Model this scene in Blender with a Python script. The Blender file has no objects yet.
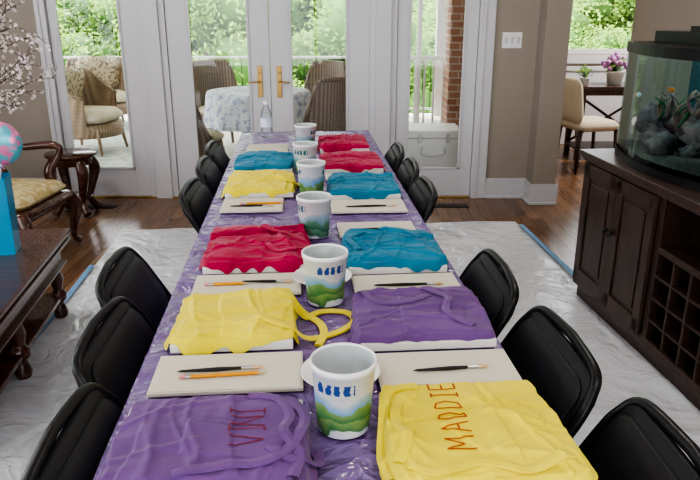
import bpy, math, random
from mathutils import Vector, Matrix, Euler, noise
random.seed(7)
sc=bpy.context.scene
try:
    sc.view_settings.view_transform='AgX'; sc.view_settings.look='AgX - High Contrast'
except Exception as ex: print(ex)
PI=math.pi
# ------------------------------------------------------------ materials
def newmat(name):
    m=bpy.data.materials.new(name); m.use_nodes=True
    nt=m.node_tree; nt.nodes.clear()
    out=nt.nodes.new('ShaderNodeOutputMaterial')
    return m,nt,out
def mat(name,c,rough=.5,metal=0,c2=None,nscale=5,bump=0,bscale=50,stretch=(1,1,1),spec=.5,sheen=0,trans=0,coat=0,detail=4,ramp=(.35,.65)):
    m,nt,out=newmat(name)
    N=nt.nodes.new; L=nt.links.new
    p=N('ShaderNodeBsdfPrincipled')
    p.inputs['Base Color'].default_value=(*c,1); p.inputs['Roughness'].default_value=rough
    p.inputs['Metallic'].default_value=metal
    p.inputs['Specular IOR Level'].default_value=spec
    p.inputs['Sheen Weight'].default_value=sheen
    p.inputs['Transmission Weight'].default_value=trans
    p.inputs['Coat Weight'].default_value=coat
    L(p.outputs[0],out.inputs[0])
    tc=N('ShaderNodeTexCoord'); mp=N('ShaderNodeMapping'); mp.inputs['Scale'].default_value=stretch
    L(tc.outputs['Object'],mp.inputs[0])
    if c2 is not None:
        n=N('ShaderNodeTexNoise'); n.inputs['Scale'].default_value=nscale; n.inputs['Detail'].default_value=detail
        L(mp.outputs[0],n.inputs['Vector'])
        r=N('ShaderNodeValToRGB'); r.color_ramp.elements[0].position=ramp[0]; r.color_ramp.elements[1].position=ramp[1]
        r.color_ramp.elements[0].color=(*c,1); r.color_ramp.elements[1].color=(*c2,1)
        L(n.outputs[0],r.inputs[0]); L(r.outputs[0],p.inputs['Base Color'])
    if bump:
        n2=N('ShaderNodeTexNoise'); n2.inputs['Scale'].default_value=bscale; n2.inputs['Detail'].default_value=5
        L(mp.outputs[0],n2.inputs['Vector'])
        b=N('ShaderNodeBump'); b.inputs['Strength'].default_value=bump; b.inputs['Distance'].default_value=.01
        L(n2.outputs[0],b.inputs['Height']); L(b.outputs[0],p.inputs['Normal'])
    return m
def crinkle(name,c,c2,rough,strength,transp=0,s1=4,s2=13,spec=.6,dist=.02):
    # thin crinkled plastic film: ridged noise creases
    m,nt,out=newmat(name); N=nt.nodes.new; L=nt.links.new
    p=N('ShaderNodeBsdfPrincipled'); p.inputs['Roughness'].default_value=rough; p.inputs['Specular IOR Level'].default_value=spec
    tc=N('ShaderNodeTexCoord'); hs=[]
    for sc_,wt in ((s1,1.0),(s2,.45)):
        n=N('ShaderNodeTexNoise'); n.inputs['Scale'].default_value=sc_; n.inputs['Detail'].default_value=3; n.inputs['Distortion'].default_value=.8
        L(tc.outputs['Object'],n.inputs['Vector'])
        a=N('ShaderNodeMath'); a.operation='SUBTRACT'; a.inputs[1].default_value=.5; L(n.outputs[0],a.inputs[0])
        b_=N('ShaderNodeMath'); b_.operation='ABSOLUTE'; L(a.outputs[0],b_.inputs[0])
        c_=N('ShaderNodeMath'); c_.operation='MULTIPLY'; c_.inputs[1].default_value=-wt*4; L(b_.outputs[0],c_.inputs[0]); hs.append(c_)
    ad=N('ShaderNodeMath'); ad.operation='ADD'; L(hs[0].outputs[0],ad.inputs[0]); L(hs[1].outputs[0],ad.inputs[1])
    b=N('ShaderNodeBump'); b.inputs['Strength'].default_value=strength; b.inputs['Distance'].default_value=dist
    L(ad.outputs[0],b.inputs['Height']); L(b.outputs[0],p.inputs['Normal'])
    n=N('ShaderNodeTexNoise'); n.inputs['Scale'].default_value=3; L(tc.outputs['Object'],n.inputs['Vector'])
    mx=N('ShaderNodeMix'); mx.data_type='RGBA'; mx.inputs[6].default_value=(*c,1); mx.inputs[7].default_value=(*c2,1); L(n.outputs[0],mx.inputs[0]); L(mx.outputs[2],p.inputs['Base Color'])
    if transp:
        tr=N('ShaderNodeBsdfTransparent'); ms=N('ShaderNodeMixShader'); ms.inputs[0].default_value=1-transp
        L(tr.outputs[0],ms.inputs[1]); L(p.outputs[0],ms.inputs[2]); L(ms.outputs[0],out.inputs[0])
    else: L(p.outputs[0],out.inputs[0])
    return m
def glassmat(name,tint=(1,1,1),refl=1.0):
    m,nt,out=newmat(name); N=nt.nodes.new; L=nt.links.new
    t=N('ShaderNodeBsdfTransparent'); t.inputs[0].default_value=(*tint,1)
    g=N('ShaderNodeBsdfGlossy'); g.inputs['Roughness'].default_value=.02
    f=N('ShaderNodeFresnel'); f.inputs[0].default_value=1.45
    mx=N('ShaderNodeMixShader'); mul=N('ShaderNodeMath'); mul.operation='MULTIPLY'; mul.inputs[1].default_value=refl
    L(f.outputs[0],mul.inputs[0]); L(mul.outputs[0],mx.inputs[0]); L(t.outputs[0],mx.inputs[1]); L(g.outputs[0],mx.inputs[2]); L(mx.outputs[0],out.inputs[0])
    return m
def woodfloor(name):
    m,nt,out=newmat(name); N=nt.nodes.new; L=nt.links.new
    p=N('ShaderNodeBsdfPrincipled'); p.inputs['Roughness'].default_value=.24
    tc=N('ShaderNodeTexCoord'); mp=N('ShaderNodeMapping'); mp.inputs['Rotation'].default_value=(0,0,PI/2)
    L(tc.outputs['Object'],mp.inputs[0])
    br=N('ShaderNodeTexBrick'); br.inputs['Scale'].default_value=1; br.inputs['Brick Width'].default_value=1.1; br.inputs['Row Height'].default_value=.083
    br.inputs['Mortar Size'].default_value=.0015; br.inputs['Color1'].default_value=(.17,.085,.042,1); br.inputs['Color2'].default_value=(.30,.165,.09,1); br.inputs['Mortar'].default_value=(.05,.025,.012,1)
    br.offset=.37
    L(mp.outputs[0],br.inputs['Vector'])
    n=N('ShaderNodeTexNoise'); n.inputs['Scale'].default_value=6; mp2=N('ShaderNodeMapping'); mp2.inputs['Scale'].default_value=(14,1,1)
    L(tc.outputs['Object'],mp2.inputs[0]); L(mp2.outputs[0],n.inputs['Vector'])
    mx=N('ShaderNodeMix'); mx.data_type='RGBA'; mx.blend_type='MULTIPLY'; mx.inputs[0].default_value=.5
    r=N('ShaderNodeValToRGB'); r.color_ramp.elements[0].position=.3; r.color_ramp.elements[0].color=(.45,.42,.4,1); r.color_ramp.elements[1].position=.7
    L(n.outputs[0],r.inputs[0]); L(br.outputs[0],mx.inputs[6]); L(r.outputs[0],mx.inputs[7]); L(mx.outputs[2],p.inputs['Base Color'])
    b=N('ShaderNodeBump'); b.inputs['Strength'].default_value=.12; L(br.outputs['Fac'],b.inputs['Height']); b.invert=True; L(b.outputs[0],p.inputs['Normal'])
    L(p.outputs[0],out.inputs[0]); return m
def wovenmat(name,c1,c2,scale=45):
    m,nt,out=newmat(name); N=nt.nodes.new; L=nt.links.new
    p=N('ShaderNodeBsdfPrincipled'); p.inputs['Roughness'].default_value=.6
    tc=N('ShaderNodeTexCoord')
    w1=N('ShaderNodeTexWave'); w1.bands_direction='Z'; w1.inputs['Scale'].default_value=scale*.5; w1.inputs['Distortion'].default_value=.6
    w2=N('ShaderNodeTexWave'); w2.bands_direction='X'; w2.inputs['Scale'].default_value=scale*.25
    L(tc.outputs['Object'],w1.inputs[0]); L(tc.outputs['Object'],w2.inputs[0])
    mu=N('ShaderNodeMath'); mu.operation='ADD'; L(w1.outputs['Fac'],mu.inputs[0]); L(w2.outputs['Fac'],mu.inputs[1])
    hf=N('ShaderNodeMath'); hf.operation='MULTIPLY'; hf.inputs[1].default_value=.5; L(mu.outputs[0],hf.inputs[0])
    r=N('ShaderNodeValToRGB'); r.color_ramp.elements[0].color=(*c1,1); r.color_ramp.elements[1].color=(*c2,1); r.color_ramp.elements[0].position=.1; r.color_ramp.elements[1].position=.9
    L(hf.outputs[0],r.inputs[0]); L(r.outputs[0],p.inputs['Base Color'])
    b=N('ShaderNodeBump'); b.inputs['Strength'].default_value=.3; L(hf.outputs[0],b.inputs['Height']); L(b.outputs[0],p.inputs['Normal'])
    L(p.outputs[0],out.inputs[0]); return m
def brickmat(name):
    m,nt,out=newmat(name); N=nt.nodes.new; L=nt.links.new
    p=N('ShaderNodeBsdfPrincipled'); p.inputs['Roughness'].default_value=.9
    tc=N('ShaderNodeTexCoord'); mp=N('ShaderNodeMapping'); mp.inputs['Rotation'].default_value=(PI/2,0,0)
    L(tc.outputs['Object'],mp.inputs[0])
    br=N('ShaderNodeTexBrick'); br.inputs['Scale'].default_value=1; br.inputs['Brick Width'].default_value=.2; br.inputs['Row Height'].default_value=.075; br.inputs['Mortar Size'].default_value=.008
    br.inputs['Color1'].default_value=(.34,.15,.10,1); br.inputs['Color2'].default_value=(.45,.25,.18,1); br.inputs['Mortar'].default_value=(.5,.45,.4,1)
    L(mp.outputs[0],br.inputs['Vector']); L(br.outputs[0],p.inputs['Base Color']); L(p.outputs[0],out.inputs[0]); return m
def leafmat(name,c1,c2):
    m,nt,out=newmat(name); N=nt.nodes.new; L=nt.links.new
    oi=N('ShaderNodeObjectInfo'); tc=N('ShaderNodeTexCoord'); n=N('ShaderNodeTexNoise'); n.inputs['Scale'].default_value=1.3
    L(tc.outputs['Object'],n.inputs['Vector'])
    add=N('ShaderNodeMath'); add.operation='ADD'; L(n.outputs[0],add.inputs[0])
    ml=N('ShaderNodeMath'); ml.operation='MULTIPLY'; ml.inputs[1].default_value=.5; L(oi.outputs['Random'],ml.inputs[0]); L(ml.outputs[0],add.inputs[1])
    r=N('ShaderNodeValToRGB'); r.color_ramp.elements[0].position=.35; r.color_ramp.elements[1].position=1.0
    r.color_ramp.elements[0].color=(*c1,1); r.color_ramp.elements[1].color=(*c2,1); L(add.outputs[0],r.inputs[0])
    d=N('ShaderNodeBsdfDiffuse'); t=N('ShaderNodeBsdfTranslucent'); mx=N('ShaderNodeMixShader'); mx.inputs[0].default_value=.45
    L(r.outputs[0],d.inputs[0]); L(r.outputs[0],t.inputs[0]); L(d.outputs[0],mx.inputs[1]); L(t.outputs[0],mx.inputs[2]); L(mx.outputs[0],out.inputs[0])
    return m
def tubmat(name,hill,hill2,sky,logo):
    # printed label: soft meadow + sky landscape at the bottom, logo word near the rim, white between
    m,nt,out=newmat(name); N=nt.nodes.new; L=nt.links.new
    p=N('ShaderNodeBsdfPrincipled'); p.inputs['Roughness'].default_value=.55
    tc=N('ShaderNodeTexCoord'); sp=N('ShaderNodeSeparateXYZ'); L(tc.outputs['Object'],sp.inputs[0])
    n=N('ShaderNodeTexNoise'); n.inputs['Scale'].default_value=17; n.inputs['Detail'].default_value=2; L(tc.outputs['Object'],n.inputs['Vector'])
    ma=N('ShaderNodeMath'); ma.operation='MULTIPLY_ADD'; ma.inputs[1].default_value=.07; L(n.outputs[0],ma.inputs[0]); L(sp.outputs[2],ma.inputs[2])
    r=N('ShaderNodeValToRGB')
    mu=N('ShaderNodeMath'); mu.operation='MULTIPLY'; mu.inputs[1].default_value=5.4; L(ma.outputs[0],mu.inputs[0]); L(mu.outputs[0],r.inputs[0])
    W=(.82,.84,.84,1)
    e=r.color_ramp.elements; e[0].position=.24; e[0].color=W; e[1].position=.25; e[1].color=(*hill,1)
    for pos,c in ((.34,(*hill2,1)),(.36,(*hill,1)),(.46,(*hill2,1)),(.475,(*sky,1)),(.60,(.62,.74,.82,1)),(.61,W)):
        q=e.new(pos); q.color=c
    at=N('ShaderNodeMath'); at.operation='ARCTAN2'; L(sp.outputs[1],at.inputs[0]); L(sp.outputs[0],at.inputs[1])
    cs=N('ShaderNodeMath'); cs.operation='COSINE'; m3=N('ShaderNodeMath'); m3.operation='MULTIPLY'; m3.inputs[1].default_value=2; L(at.outputs[0],m3.inputs[0]); L(m3.outputs[0],cs.inputs[0])
    g1=N('ShaderNodeMath'); g1.operation='GREATER_THAN'; g1.inputs[1].default_value=.25; L(cs.outputs[0],g1.inputs[0])
    g2=N('ShaderNodeMath'); g2.operation='GREATER_THAN'; g2.inputs[1].default_value=.090; L(sp.outputs[2],g2.inputs[0])
    g3=N('ShaderNodeMath'); g3.operation='LESS_THAN'; g3.inputs[1].default_value=.110; L(sp.outputs[2],g3.inputs[0])
    n4=N('ShaderNodeTexNoise'); n4.inputs['Scale'].default_value=110; n4.inputs['Detail'].default_value=0; L(tc.outputs['Object'],n4.inputs['Vector'])
    sn=N('ShaderNodeMath'); sn.operation='SINE'; m4=N('ShaderNodeMath'); m4.operation='MULTIPLY'; m4.inputs[1].default_value=20; L(at.outputs[0],m4.inputs[0]); L(m4.outputs[0],sn.inputs[0])
    ms=N('ShaderNodeMath'); ms.operation='MULTIPLY_ADD'; ms.inputs[1].default_value=5.0; L(n4.outputs[0],ms.inputs[0]); L(sn.outputs[0],ms.inputs[2])
    g4=N('ShaderNodeMath'); g4.operation='GREATER_THAN'; g4.inputs[1].default_value=2.1; L(ms.outputs[0],g4.inputs[0])
    pr=None
    for g in (g2,g3,g4):
        q=N('ShaderNodeMath'); q.operation='MULTIPLY'; L((pr or g1).outputs[0],q.inputs[0]); L(g.outputs[0],q.inputs[1]); pr=q
    mx=N('ShaderNodeMix'); mx.data_type='RGBA'; mx.inputs[7].default_value=(*logo,1); L(pr.outputs[0],mx.inputs[0]); L(r.outputs[0],mx.inputs[6])
    L(mx.outputs[2],p.inputs['Base Color']); L(p.outputs[0],out.inputs[0]); return m
M={}
M['wall']=mat('wall_paint',(.36,.315,.265),.8,bump=.05,bscale=120)
M['ceil']=mat('ceiling_paint',(.8,.79,.76),.9)
M['trim']=mat('trim_white',(.62,.61,.64),.35,c2=(.65,.64,.67),nscale=2)
M['floor']=woodfloor('oak_floor')
M['glass']=glassmat('pane_glass')
M['brass']=mat('brass',(.42,.28,.11),.35,1)
M['black']=mat('black_vinyl',(.014,.014,.016),.52,bump=.08,bscale=300,spec=.4)
M['blackmetal']=mat('black_metal',(.012,.012,.013),.36,.2)
M['rubber']=mat('rubber',(.03,.03,.03),.8)
M['dwood']=mat('espresso_wood',(.042,.023,.018),.32,c2=(.078,.042,.031),nscale=6,stretch=(8,8,1),detail=6)
M['dwooddark']=mat('espresso_black',(.015,.010,.008),.6)  # near-black espresso tone of the floor vent plates
M['mahog']=mat('mahogany',(.055,.018,.011),.2,c2=(.11,.04,.024),nscale=5,stretch=(1,7,7),coat=.4)
M['purplecloth']=crinkle('purple_plastic',(.18,.11,.31),(.25,.165,.39),.22,.75,s1=4,s2=14,spec=.9,dist=.020)
M['drop']=crinkle('drop_sheet_plastic',(.78,.80,.84),(.85,.86,.89),.22,.5,transp=.10,s1=1.6,s2=6,spec=.8,dist=.03)
M['tape']=mat('blue_tape',(.18,.36,.58),.6)
M['canvas']=mat('canvas_white',(.82,.80,.74),.8,bump=.1,bscale=400)
M['paper']=mat('board_cream',(.68,.64,.54),.7,c2=(.72,.68,.59),nscale=3)
def cloth(n,c,c2): return mat(n,c,.75,c2=c2,nscale=7,bump=.18,bscale=45,sheen=.2,spec=.25)
M['yel']=cloth('apron_yellow',(.80,.66,.03),(.86,.72,.055))
M['pur']=cloth('apron_purple',(.145,.065,.22),(.185,.085,.27))
M['red']=cloth('apron_red',(.37,.005,.055),(.46,.010,.08))
M['blu']=cloth('apron_blue',(.004,.165,.285),(.008,.22,.36))
M['ink']=mat('red_marker',(.50,.09,.015),.7)
M['ink2']=mat('dark_red_marker',(.22,.025,.07),.7)
M['white']=mat('white_plastic',(.86,.86,.86),.4)
M['tub']=tubmat('tub_print_a',(.07,.25,.08),(.28,.44,.14),(.22,.50,.74),(.04,.12,.44))
M['tub2']=tubmat('tub_print_b',(.05,.22,.14),(.20,.40,.24),(.25,.50,.55),(.05,.24,.32))
M['tubin']=mat('tub_inside',(.55,.59,.61),.4)
M['water']=mat('paint_water',(.3,.35,.37),.05)
M['pencil']=mat('pencil_orange',(.85,.38,.02),.35)
M['pwood']=mat('pencil_wood',(.7,.5,.3),.7)
M['silver']=mat('ferrule',(.6,.6,.6),.3,1)
M['pink']=mat('eraser',(.7,.3,.3),.8)
M['wick']=wovenmat('wicker_brown',(.17,.13,.10),(.42,.34,.28))
M['wick2']=wovenmat('wicker_tan',(.20,.14,.09),(.48,.36,.26))
M['cush']=mat('cushion_beige',(.62,.55,.42),.9,c2=(.70,.64,.52),nscale=14)
M['cushpat']=mat('cushion_pattern',(.60,.52,.38),.9,c2=(.25,.20,.16),nscale=26,ramp=(.52,.58))
M['tcloth']=mat('patterned_tablecloth',(.76,.78,.84),.9,c2=(.42,.48,.64),nscale=18,ramp=(.52,.57))
M['porch']=mat('porch_deck',(.62,.59,.55),.6,c2=(.68,.65,.61),nscale=3,stretch=(8,1,1))
M['rug']=mat('porch_rug',(.42,.46,.44),.95,c2=(.58,.58,.54),nscale=9,ramp=(.45,.55))
M['brick']=brickmat('brick')
M['leaf']=leafmat('leaf_green',(.17,.36,.07),(.52,.70,.22))
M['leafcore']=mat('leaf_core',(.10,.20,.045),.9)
M['bark']=mat('bark',(.12,.09,.07),.9,bump=.5,bscale=20)
M['lawn']=mat('lawn',(.22,.40,.09),.95,c2=(.34,.52,.16),nscale=1.2)
M['damask']=mat('gold_damask',(.50,.38,.16),.6,c2=(.66,.56,.34),nscale=28,ramp=(.46,.54))
M['vase']=mat('ceramic_vase',(.10,.12,.16),.2,coat=.5)
M['petal']=mat('blossom_petal',(.86,.78,.78),.7)
M['petal2']=mat('hydrangea_petal',(.42,.20,.55),.7,c2=(.7,.35,.6),nscale=30)
M['teal']=mat('gift_bag_teal',(.0,.22,.42),.3,c2=(.0,.32,.55),nscale=2)
M['balloon']=mat('foil_balloon',(.12,.45,.55),.25,.25,c2=(.70,.22,.42),nscale=16,ramp=(.46,.52))
M['stone']=mat('aquarium_rock',(.12,.10,.10),.9,c2=(.32,.24,.22),nscale=14,bump=.8,bscale=30)
M['coral']=mat('coral',(.26,.10,.14),.7,c2=(.36,.26,.14),nscale=20)
M['algae']=mat('algae',(.06,.18,.08),.8)
M['gravel']=mat('gravel',(.25,.22,.18),.95,c2=(.08,.07,.06),nscale=90)
M['tankback']=mat('tank_back',(.01,.06,.08),.3,c2=(.02,.12,.14),nscale=3)
M['tankglass']=glassmat('tank_glass',(.72,.88,.88),1.0)
M['upholst']=mat('upholstery_cream',(.6,.53,.43),.9)
M['fishc']=mat('fish_orange',(.8,.25,.03),.4)
M['bottle']=glassmat('bottle_plastic',(.93,.96,.98),.6)
M['label']=mat('bottle_label',(.75,.8,.88),.5)
def emis(n,c,s):
    m,nt,out=newmat(n); e=nt.nodes.new('ShaderNodeEmission'); e.inputs[0].default_value=(*c,1); e.inputs[1].default_value=s; nt.links.new(e.outputs[0],out.inputs[0]); return m
M['fill_glow']=emis('fill_diffuser',(1,.95,.88),3)  # glowing disc of the added, unseen ceiling fill fixtures
# ------------------------------------------------------------ mesh builder
def smooth(pts,n=6):
    P=[Vector(p) for p in pts]; out=[]
    for i in range(len(P)-1):
        p0=P[max(i-1,0)];p1=P[i];p2=P[i+1];p3=P[min(i+2,len(P)-1)]
        for j in range(n):
            t=j/n
            out.append(.5*((2*p1)+(p2-p0)*t+(2*p0-5*p1+4*p2-p3)*t*t+(3*p1-p0-3*p2+p3)*t**3))
    out.append(P[-1]); return out
def rrect(w,h,r,n=6):
    o=[]
    for cx,cy,a0 in ((w/2-r,h/2-r,0),(-w/2+r,h/2-r,PI/2),(-w/2+r,-h/2+r,PI),(w/2-r,-h/2+r,1.5*PI)):
        for i in range(n+1):
            a=a0+PI/2*i/n; o.append((cx+r*math.cos(a),cy+r*math.sin(a)))
    return o
class B:
    def __init__(s): s.V=[];s.F=[];s.MI=[];s.S=[];s.mats=[]
    def add(s,vs,fs,m,sm=False,mx=None):
        o=len(s.V)
        for v in vs:
            v=Vector(v); s.V.append(mx@v if mx is not None else v)
        mm=M[m] if isinstance(m,str) else m
        if mm not in s.mats: s.mats.append(mm)
        k=s.mats.index(mm)
        for f in fs: s.F.append([i+o for i in f]); s.MI.append(k); s.S.append(sm)
    def box(s,lo,hi,m,mx=None):
        x0,y0,z0=lo;x1,y1,z1=hi
        s.add([(x0,y0,z0),(x1,y0,z0),(x1,y1,z0),(x0,y1,z0),(x0,y0,z1),(x1,y0,z1),(x1,y1,z1),(x0,y1,z1)],
              [(0,3,2,1),(4,5,6,7),(0,1,5,4),(1,2,6,5),(2,3,7,6),(3,0,4,7)],m,False,mx)
    def lathe(s,prof,m,c=(0,0,0),n=32,mx=None,closed=False):
        vs=[];fs=[]
        for r,z in prof:
            for i in range(n):
                a=2*PI*i/n; vs.append((c[0]+r*math.cos(a),c[1]+r*math.sin(a),c[2]+z))
        for j in range(len(prof)-1):
            for i in range(n):
                fs.append((j*n+i,j*n+(i+1)%n,(j+1)*n+(i+1)%n,(j+1)*n+i))
        s.add(vs,fs,m,True,mx)
    def tube(s,pts,r,m,n=8,caps=True,mx=None,flat=1.0):
        P=[Vector(p) for p in pts]; k=len(P)
        R=r if isinstance(r,(list,tuple)) else [r]*k
        if len(R)!=k:
            q=[]
            for i in range(k):
                f=i/(k-1)*(len(R)-1); a=min(int(f),len(R)-2); f-=a; q.append(R[a]*(1-f)+R[a+1]*f)
            R=q
        vs=[];fs=[]; up=None
        for i in range(k):
            d=(P[min(i+1,k-1)]-P[max(i-1,0)]).normalized()
            if up is None:
                up=Vector((0,0,1)) if abs(d.z)<.9 else Vector((1,0,0))
            x=d.cross(up).normalized(); y=x.cross(d).normalized(); up=y
            for j in range(n):
                a=2*PI*j/n; vs.append(P[i]+x*(R[i]*math.cos(a))+y*(R[i]*flat*math.sin(a)))
        for i in range(k-1):
            for j in range(n): fs.append((i*n+j,i*n+(j+1)%n,(i+1)*n+(j+1)%n,(i+1)*n+j))
        s.add(vs,fs,m,True,mx)
        if caps: s.add(vs[:n],[tuple(range(n))[::-1]],m,False,mx); s.add(vs[-n:],[tuple(range(n))],m,False,mx)
    def slab(s,ol,th,m,mx=None,bend=0,soft=.3,puff=0):
        n=len(ol); vs=[];fs=[]; w=max(abs(x) for x,y in ol); h=max(abs(y) for x,y in ol); e=th*soft
        rings=[(-th/2,.0),(-th/2,.6),(-th/2,None),(-th/2+e,1),(th/2-e,1),(th/2,None),(th/2+puff*.6,.6),(th/2+puff,.0)]
        for z,sc_ in rings:
            for x,y in ol:
                if sc_ is None: X=x*(1-e/w);Y=y*(1-e/h)
                else: X=x*sc_;Y=y*sc_
                vs.append((X,Y,z+bend*X*X))
        for j in range(len(rings)-1):
            for i in range(n): fs.append((j*n+i,j*n+(i+1)%n,(j+1)*n+(i+1)%n,(j+1)*n+i))
        s.add(vs,fs,m,True,mx)
    def ball(s,c,r,m,n=12,k=8,sq=(1,1,1),disp=0,mx=None):
        vs=[];fs=[]
        for j in range(k+1):
            ph=PI*j/k
            for i in range(n):
                a=2*PI*i/n; d=Vector((math.sin(ph)*math.cos(a),math.sin(ph)*math.sin(a),math.cos(ph)))
                rr=r*(1+disp*noise.noise(d*2+Vector(c)*7)); vs.append((c[0]+d.x*rr*sq[0],c[1]+d.y*rr*sq[1],c[2]+d.z*rr*sq[2]))
        for j in range(k):
            for i in range(n): fs.append((j*n+i,(j+1)*n+i,(j+1)*n+(i+1)%n,j*n+(i+1)%n))
        s.add(vs,fs,m,True,mx)
    def ribbon(s,pts,w,m,nrm=None,th=0):
        P=[Vector(p) for p in pts]; vs=[];fs=[]
        for i,p in enumerate(P):
            d=(P[min(i+1,len(P)-1)]-P[max(i-1,0)]); d.z=0
            if d.length<1e-6: d=Vector((1,0,0))
            d.normalize(); x=Vector((-d.y,d.x,0))*w/2
            vs+= [p+x,p+Vector((0,0,.0015 if th else 0)),p-x]
            if th: vs+=[p-x-Vector((0,0,th)),p+x-Vector((0,0,th))]
        k=5 if th else 3
        for i in range(len(P)-1):
            a=k*i
            for q in range(k if th else 2): fs.append((a+q,a+k+q,a+k+(q+1)%k,a+(q+1)%k))
        s.add(vs,fs,m,not th)
    def obj(s,name,loc=(0,0,0),rz=0,bevel=0,solid=0,parent=None):
        me=bpy.data.meshes.new(name); me.from_pydata([tuple(v) for v in s.V],[],s.F)
        for m_ in s.mats: me.materials.append(m_)
        for p_,k,sm in zip(me.polygons,s.MI,s.S): p_.material_index=k; p_.use_smooth=sm
        import bmesh
        bm=bmesh.new(); bm.from_mesh(me); bmesh.ops.remove_doubles(bm,verts=bm.verts,dist=1e-5); bm.to_mesh(me); bm.free()
        me.update()
        o=bpy.data.objects.new(name,me); sc.collection.objects.link(o); o.location=loc; o.rotation_euler=(0,0,rz)
        if bevel:
            b=o.modifiers.new('bev','BEVEL'); b.width=bevel; b.segments=2; b.limit_method='ANGLE'; b.angle_limit=math.radians(50)
        if parent: o.parent=parent
        return o
def inst(o,name,loc,rz=0,scale=1):
    q=bpy.data.objects.new(name,o.data); sc.collection.objects.link(q); q.location=loc; q.rotation_euler=(0,0,rz); q.scale=(scale,)*3
    return q
# table frame: x along table width, y along its length, rotated PSI from the room
PSI=math.radians(4.46)
def T(s,t,z=0): return (s*math.cos(PSI)-t*math.sin(PSI), s*math.sin(PSI)+t*math.cos(PSI), z)
# ------------------------------------------------------------ room
YW=5.4; XR=2.2; XL=-3.6; YB=-2.5; H=2.7
b=B(); b.box((XL,YB,-.1),(XR,YW+.15,0),'floor'); b.box((XR,YW-.0,-.1),(5,YW+.15,0),'floor'); b.box((1.61,YW+.15,-.1),(5,7.8,0),'floor'); b.obj('floor')
b=B(); b.box((XL-.15,YB-.15,H),(XR+.15,YW+.15,H+.1),'ceil'); b.box((1.46,YW+.15,H),(5.15,7.95,H+.1),'ceil'); b.obj('ceiling')
b=B()
b.box((XL,YW,0),(-2.37,YW+.15,H),'wall'); b.box((-2.37,YW,2.16),(1.61,YW+.15,H),'wall'); b.box((1.10,YW,0),(1.43,YW+.15,H),'wall')
b.box((1.43,5.2,0),(1.61,YW+.15,H),'wall'); b.box((1.61,YW,2.35),(XR,YW+.15,H),'wall')
b.obj('wall_back')
b=B(); b.box((XR,YB,0),(XR+.15,YW+.15,H),'wall'); b.obj('wall_right')
b=B()
b.box((XL-.15,YB,0),(XL,-.5,H),'wall'); b.box((XL-.15,4.0,0),(XL,YW+.15,H),'wall'); b.box((XL-.15,-.5,0),(XL,4.0,.6),'wall'); b.box((XL-.15,-.5,2.3),(XL,4.0,H),'wall'); b.obj('wall_left')  # opening added, out of view, to let in daylight fill from the left
b=B(); b.box((XL-.15,YB-.15,0),(-3.2,YB,H),'wall'); b.box((1.9,YB-.15,0),(XR+.15,YB,H),'wall'); b.box((-3.2,YB-.15,0),(1.9,YB,.4),'wall'); b.box((-3.2,YB-.15,2.4),(1.9,YB,H),'wall'); b.obj('wall_front')  # opening behind the camera added to let in front fill light
b=B()
for k in range(5): x=-3.2+k*(5.05/4); b.box((x,YB-.1,.4),(x+.05,YB-.05,2.4),'trim')
b.box((-3.2,YB-.1,.4),(1.9,YB-.05,.45),'trim'); b.box((-3.2,YB-.1,2.35),(1.9,YB-.05,2.4),'trim'); b.obj('fill_window_front')  # frame of the added fill opening, never in view
b=B()
for k in range(5): y=-.5+k*(4.45/4); b.box((XL-.1,y,.6),(XL-.05,y+.05,2.3),'trim')
b.box((XL-.1,-.5,.6),(XL-.05,4.0,.65),'trim'); b.box((XL-.1,-.5,2.25),(XL-.05,4.0,2.3),'trim'); b.obj('fill_window_left')  # frame of the added left fill opening, out of view
# far room shell (unseen tall windows added on its right side to brighten it)
b=B(); b.box((1.46,YW+.15,0),(1.61,7.95,H),'wall'); b.obj('wall_far_room_left')
b=B(); b.box((5,YW+.15,0),(5.15,7.95,.6),'wall'); b.box((5,YW+.15,2.4),(5.15,7.95,H),'wall'); b.box((5,YW+.15,.6),(5.15,5.8,2.4),'wall'); b.box((5,7.6,.6),(5.15,7.95,2.4),'wall'); b.box((XR+.15,YW,0),(5.15,YW+.15,H),'wall'); b.obj('wall_far_room_right')
b=B()
for y in (5.8,6.67,7.55): b.box((5.05,y,.6),(5.1,y+.05,2.4),'trim')
b.box((5.05,5.8,.6),(5.1,7.6,.65),'trim'); b.box((5.05,5.8,2.35),(5.1,7.6,2.4),'trim'); b.obj('fill_window_far_room')  # frame of the added openings that brighten the far room
WX0,WX1=2.05,3.5
b=B(); b.box((1.61,7.8,0),(WX0,7.95,H),'wall'); b.box((WX1,7.8,0),(5,7.95,H),'wall'); b.box((WX0,7.8,0),(WX1,7.95,1.0),'wall'); b.box((WX0,7.8,2.2),(WX1,7.95,H),'wall'); b.obj('wall_far_room_back')
b=B(); b.box((WX0-.09,7.77,.9),(WX1+.09,7.8,.99),'trim'); b.box((WX0-.09,7.77,.99),(WX0,7.8,2.3),'trim'); b.box((WX1,7.77,.99),(WX1+.09,7.8,2.3),'trim'); b.box((WX0-.09,7.77,2.2),(WX1+.09,7.8,2.3),'trim')
b.box((WX0,7.84,1.0),(WX1,7.88,1.05),'trim');b.box((WX0,7.84,2.15),(WX1,7.88,2.2),'trim')
for x in (WX0,WX1-.05): b.box((x,7.84,1.0),(x+.05,7.88,2.2),'trim')
b.box((WX0,7.858,1.0),(WX1,7.862,2.2),'glass'); b.obj('window_1')
b=B(); b.box((1.61,7.775,.0),(5,7.8,.16),'trim'); b.box((1.61,7.785,.16),(5,7.8,.82),'trim'); b.box((1.61,7.77,.82),(5,7.8,.87),'trim'); b.obj('baseboard_far_room',bevel=.004)
b=B()
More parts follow.
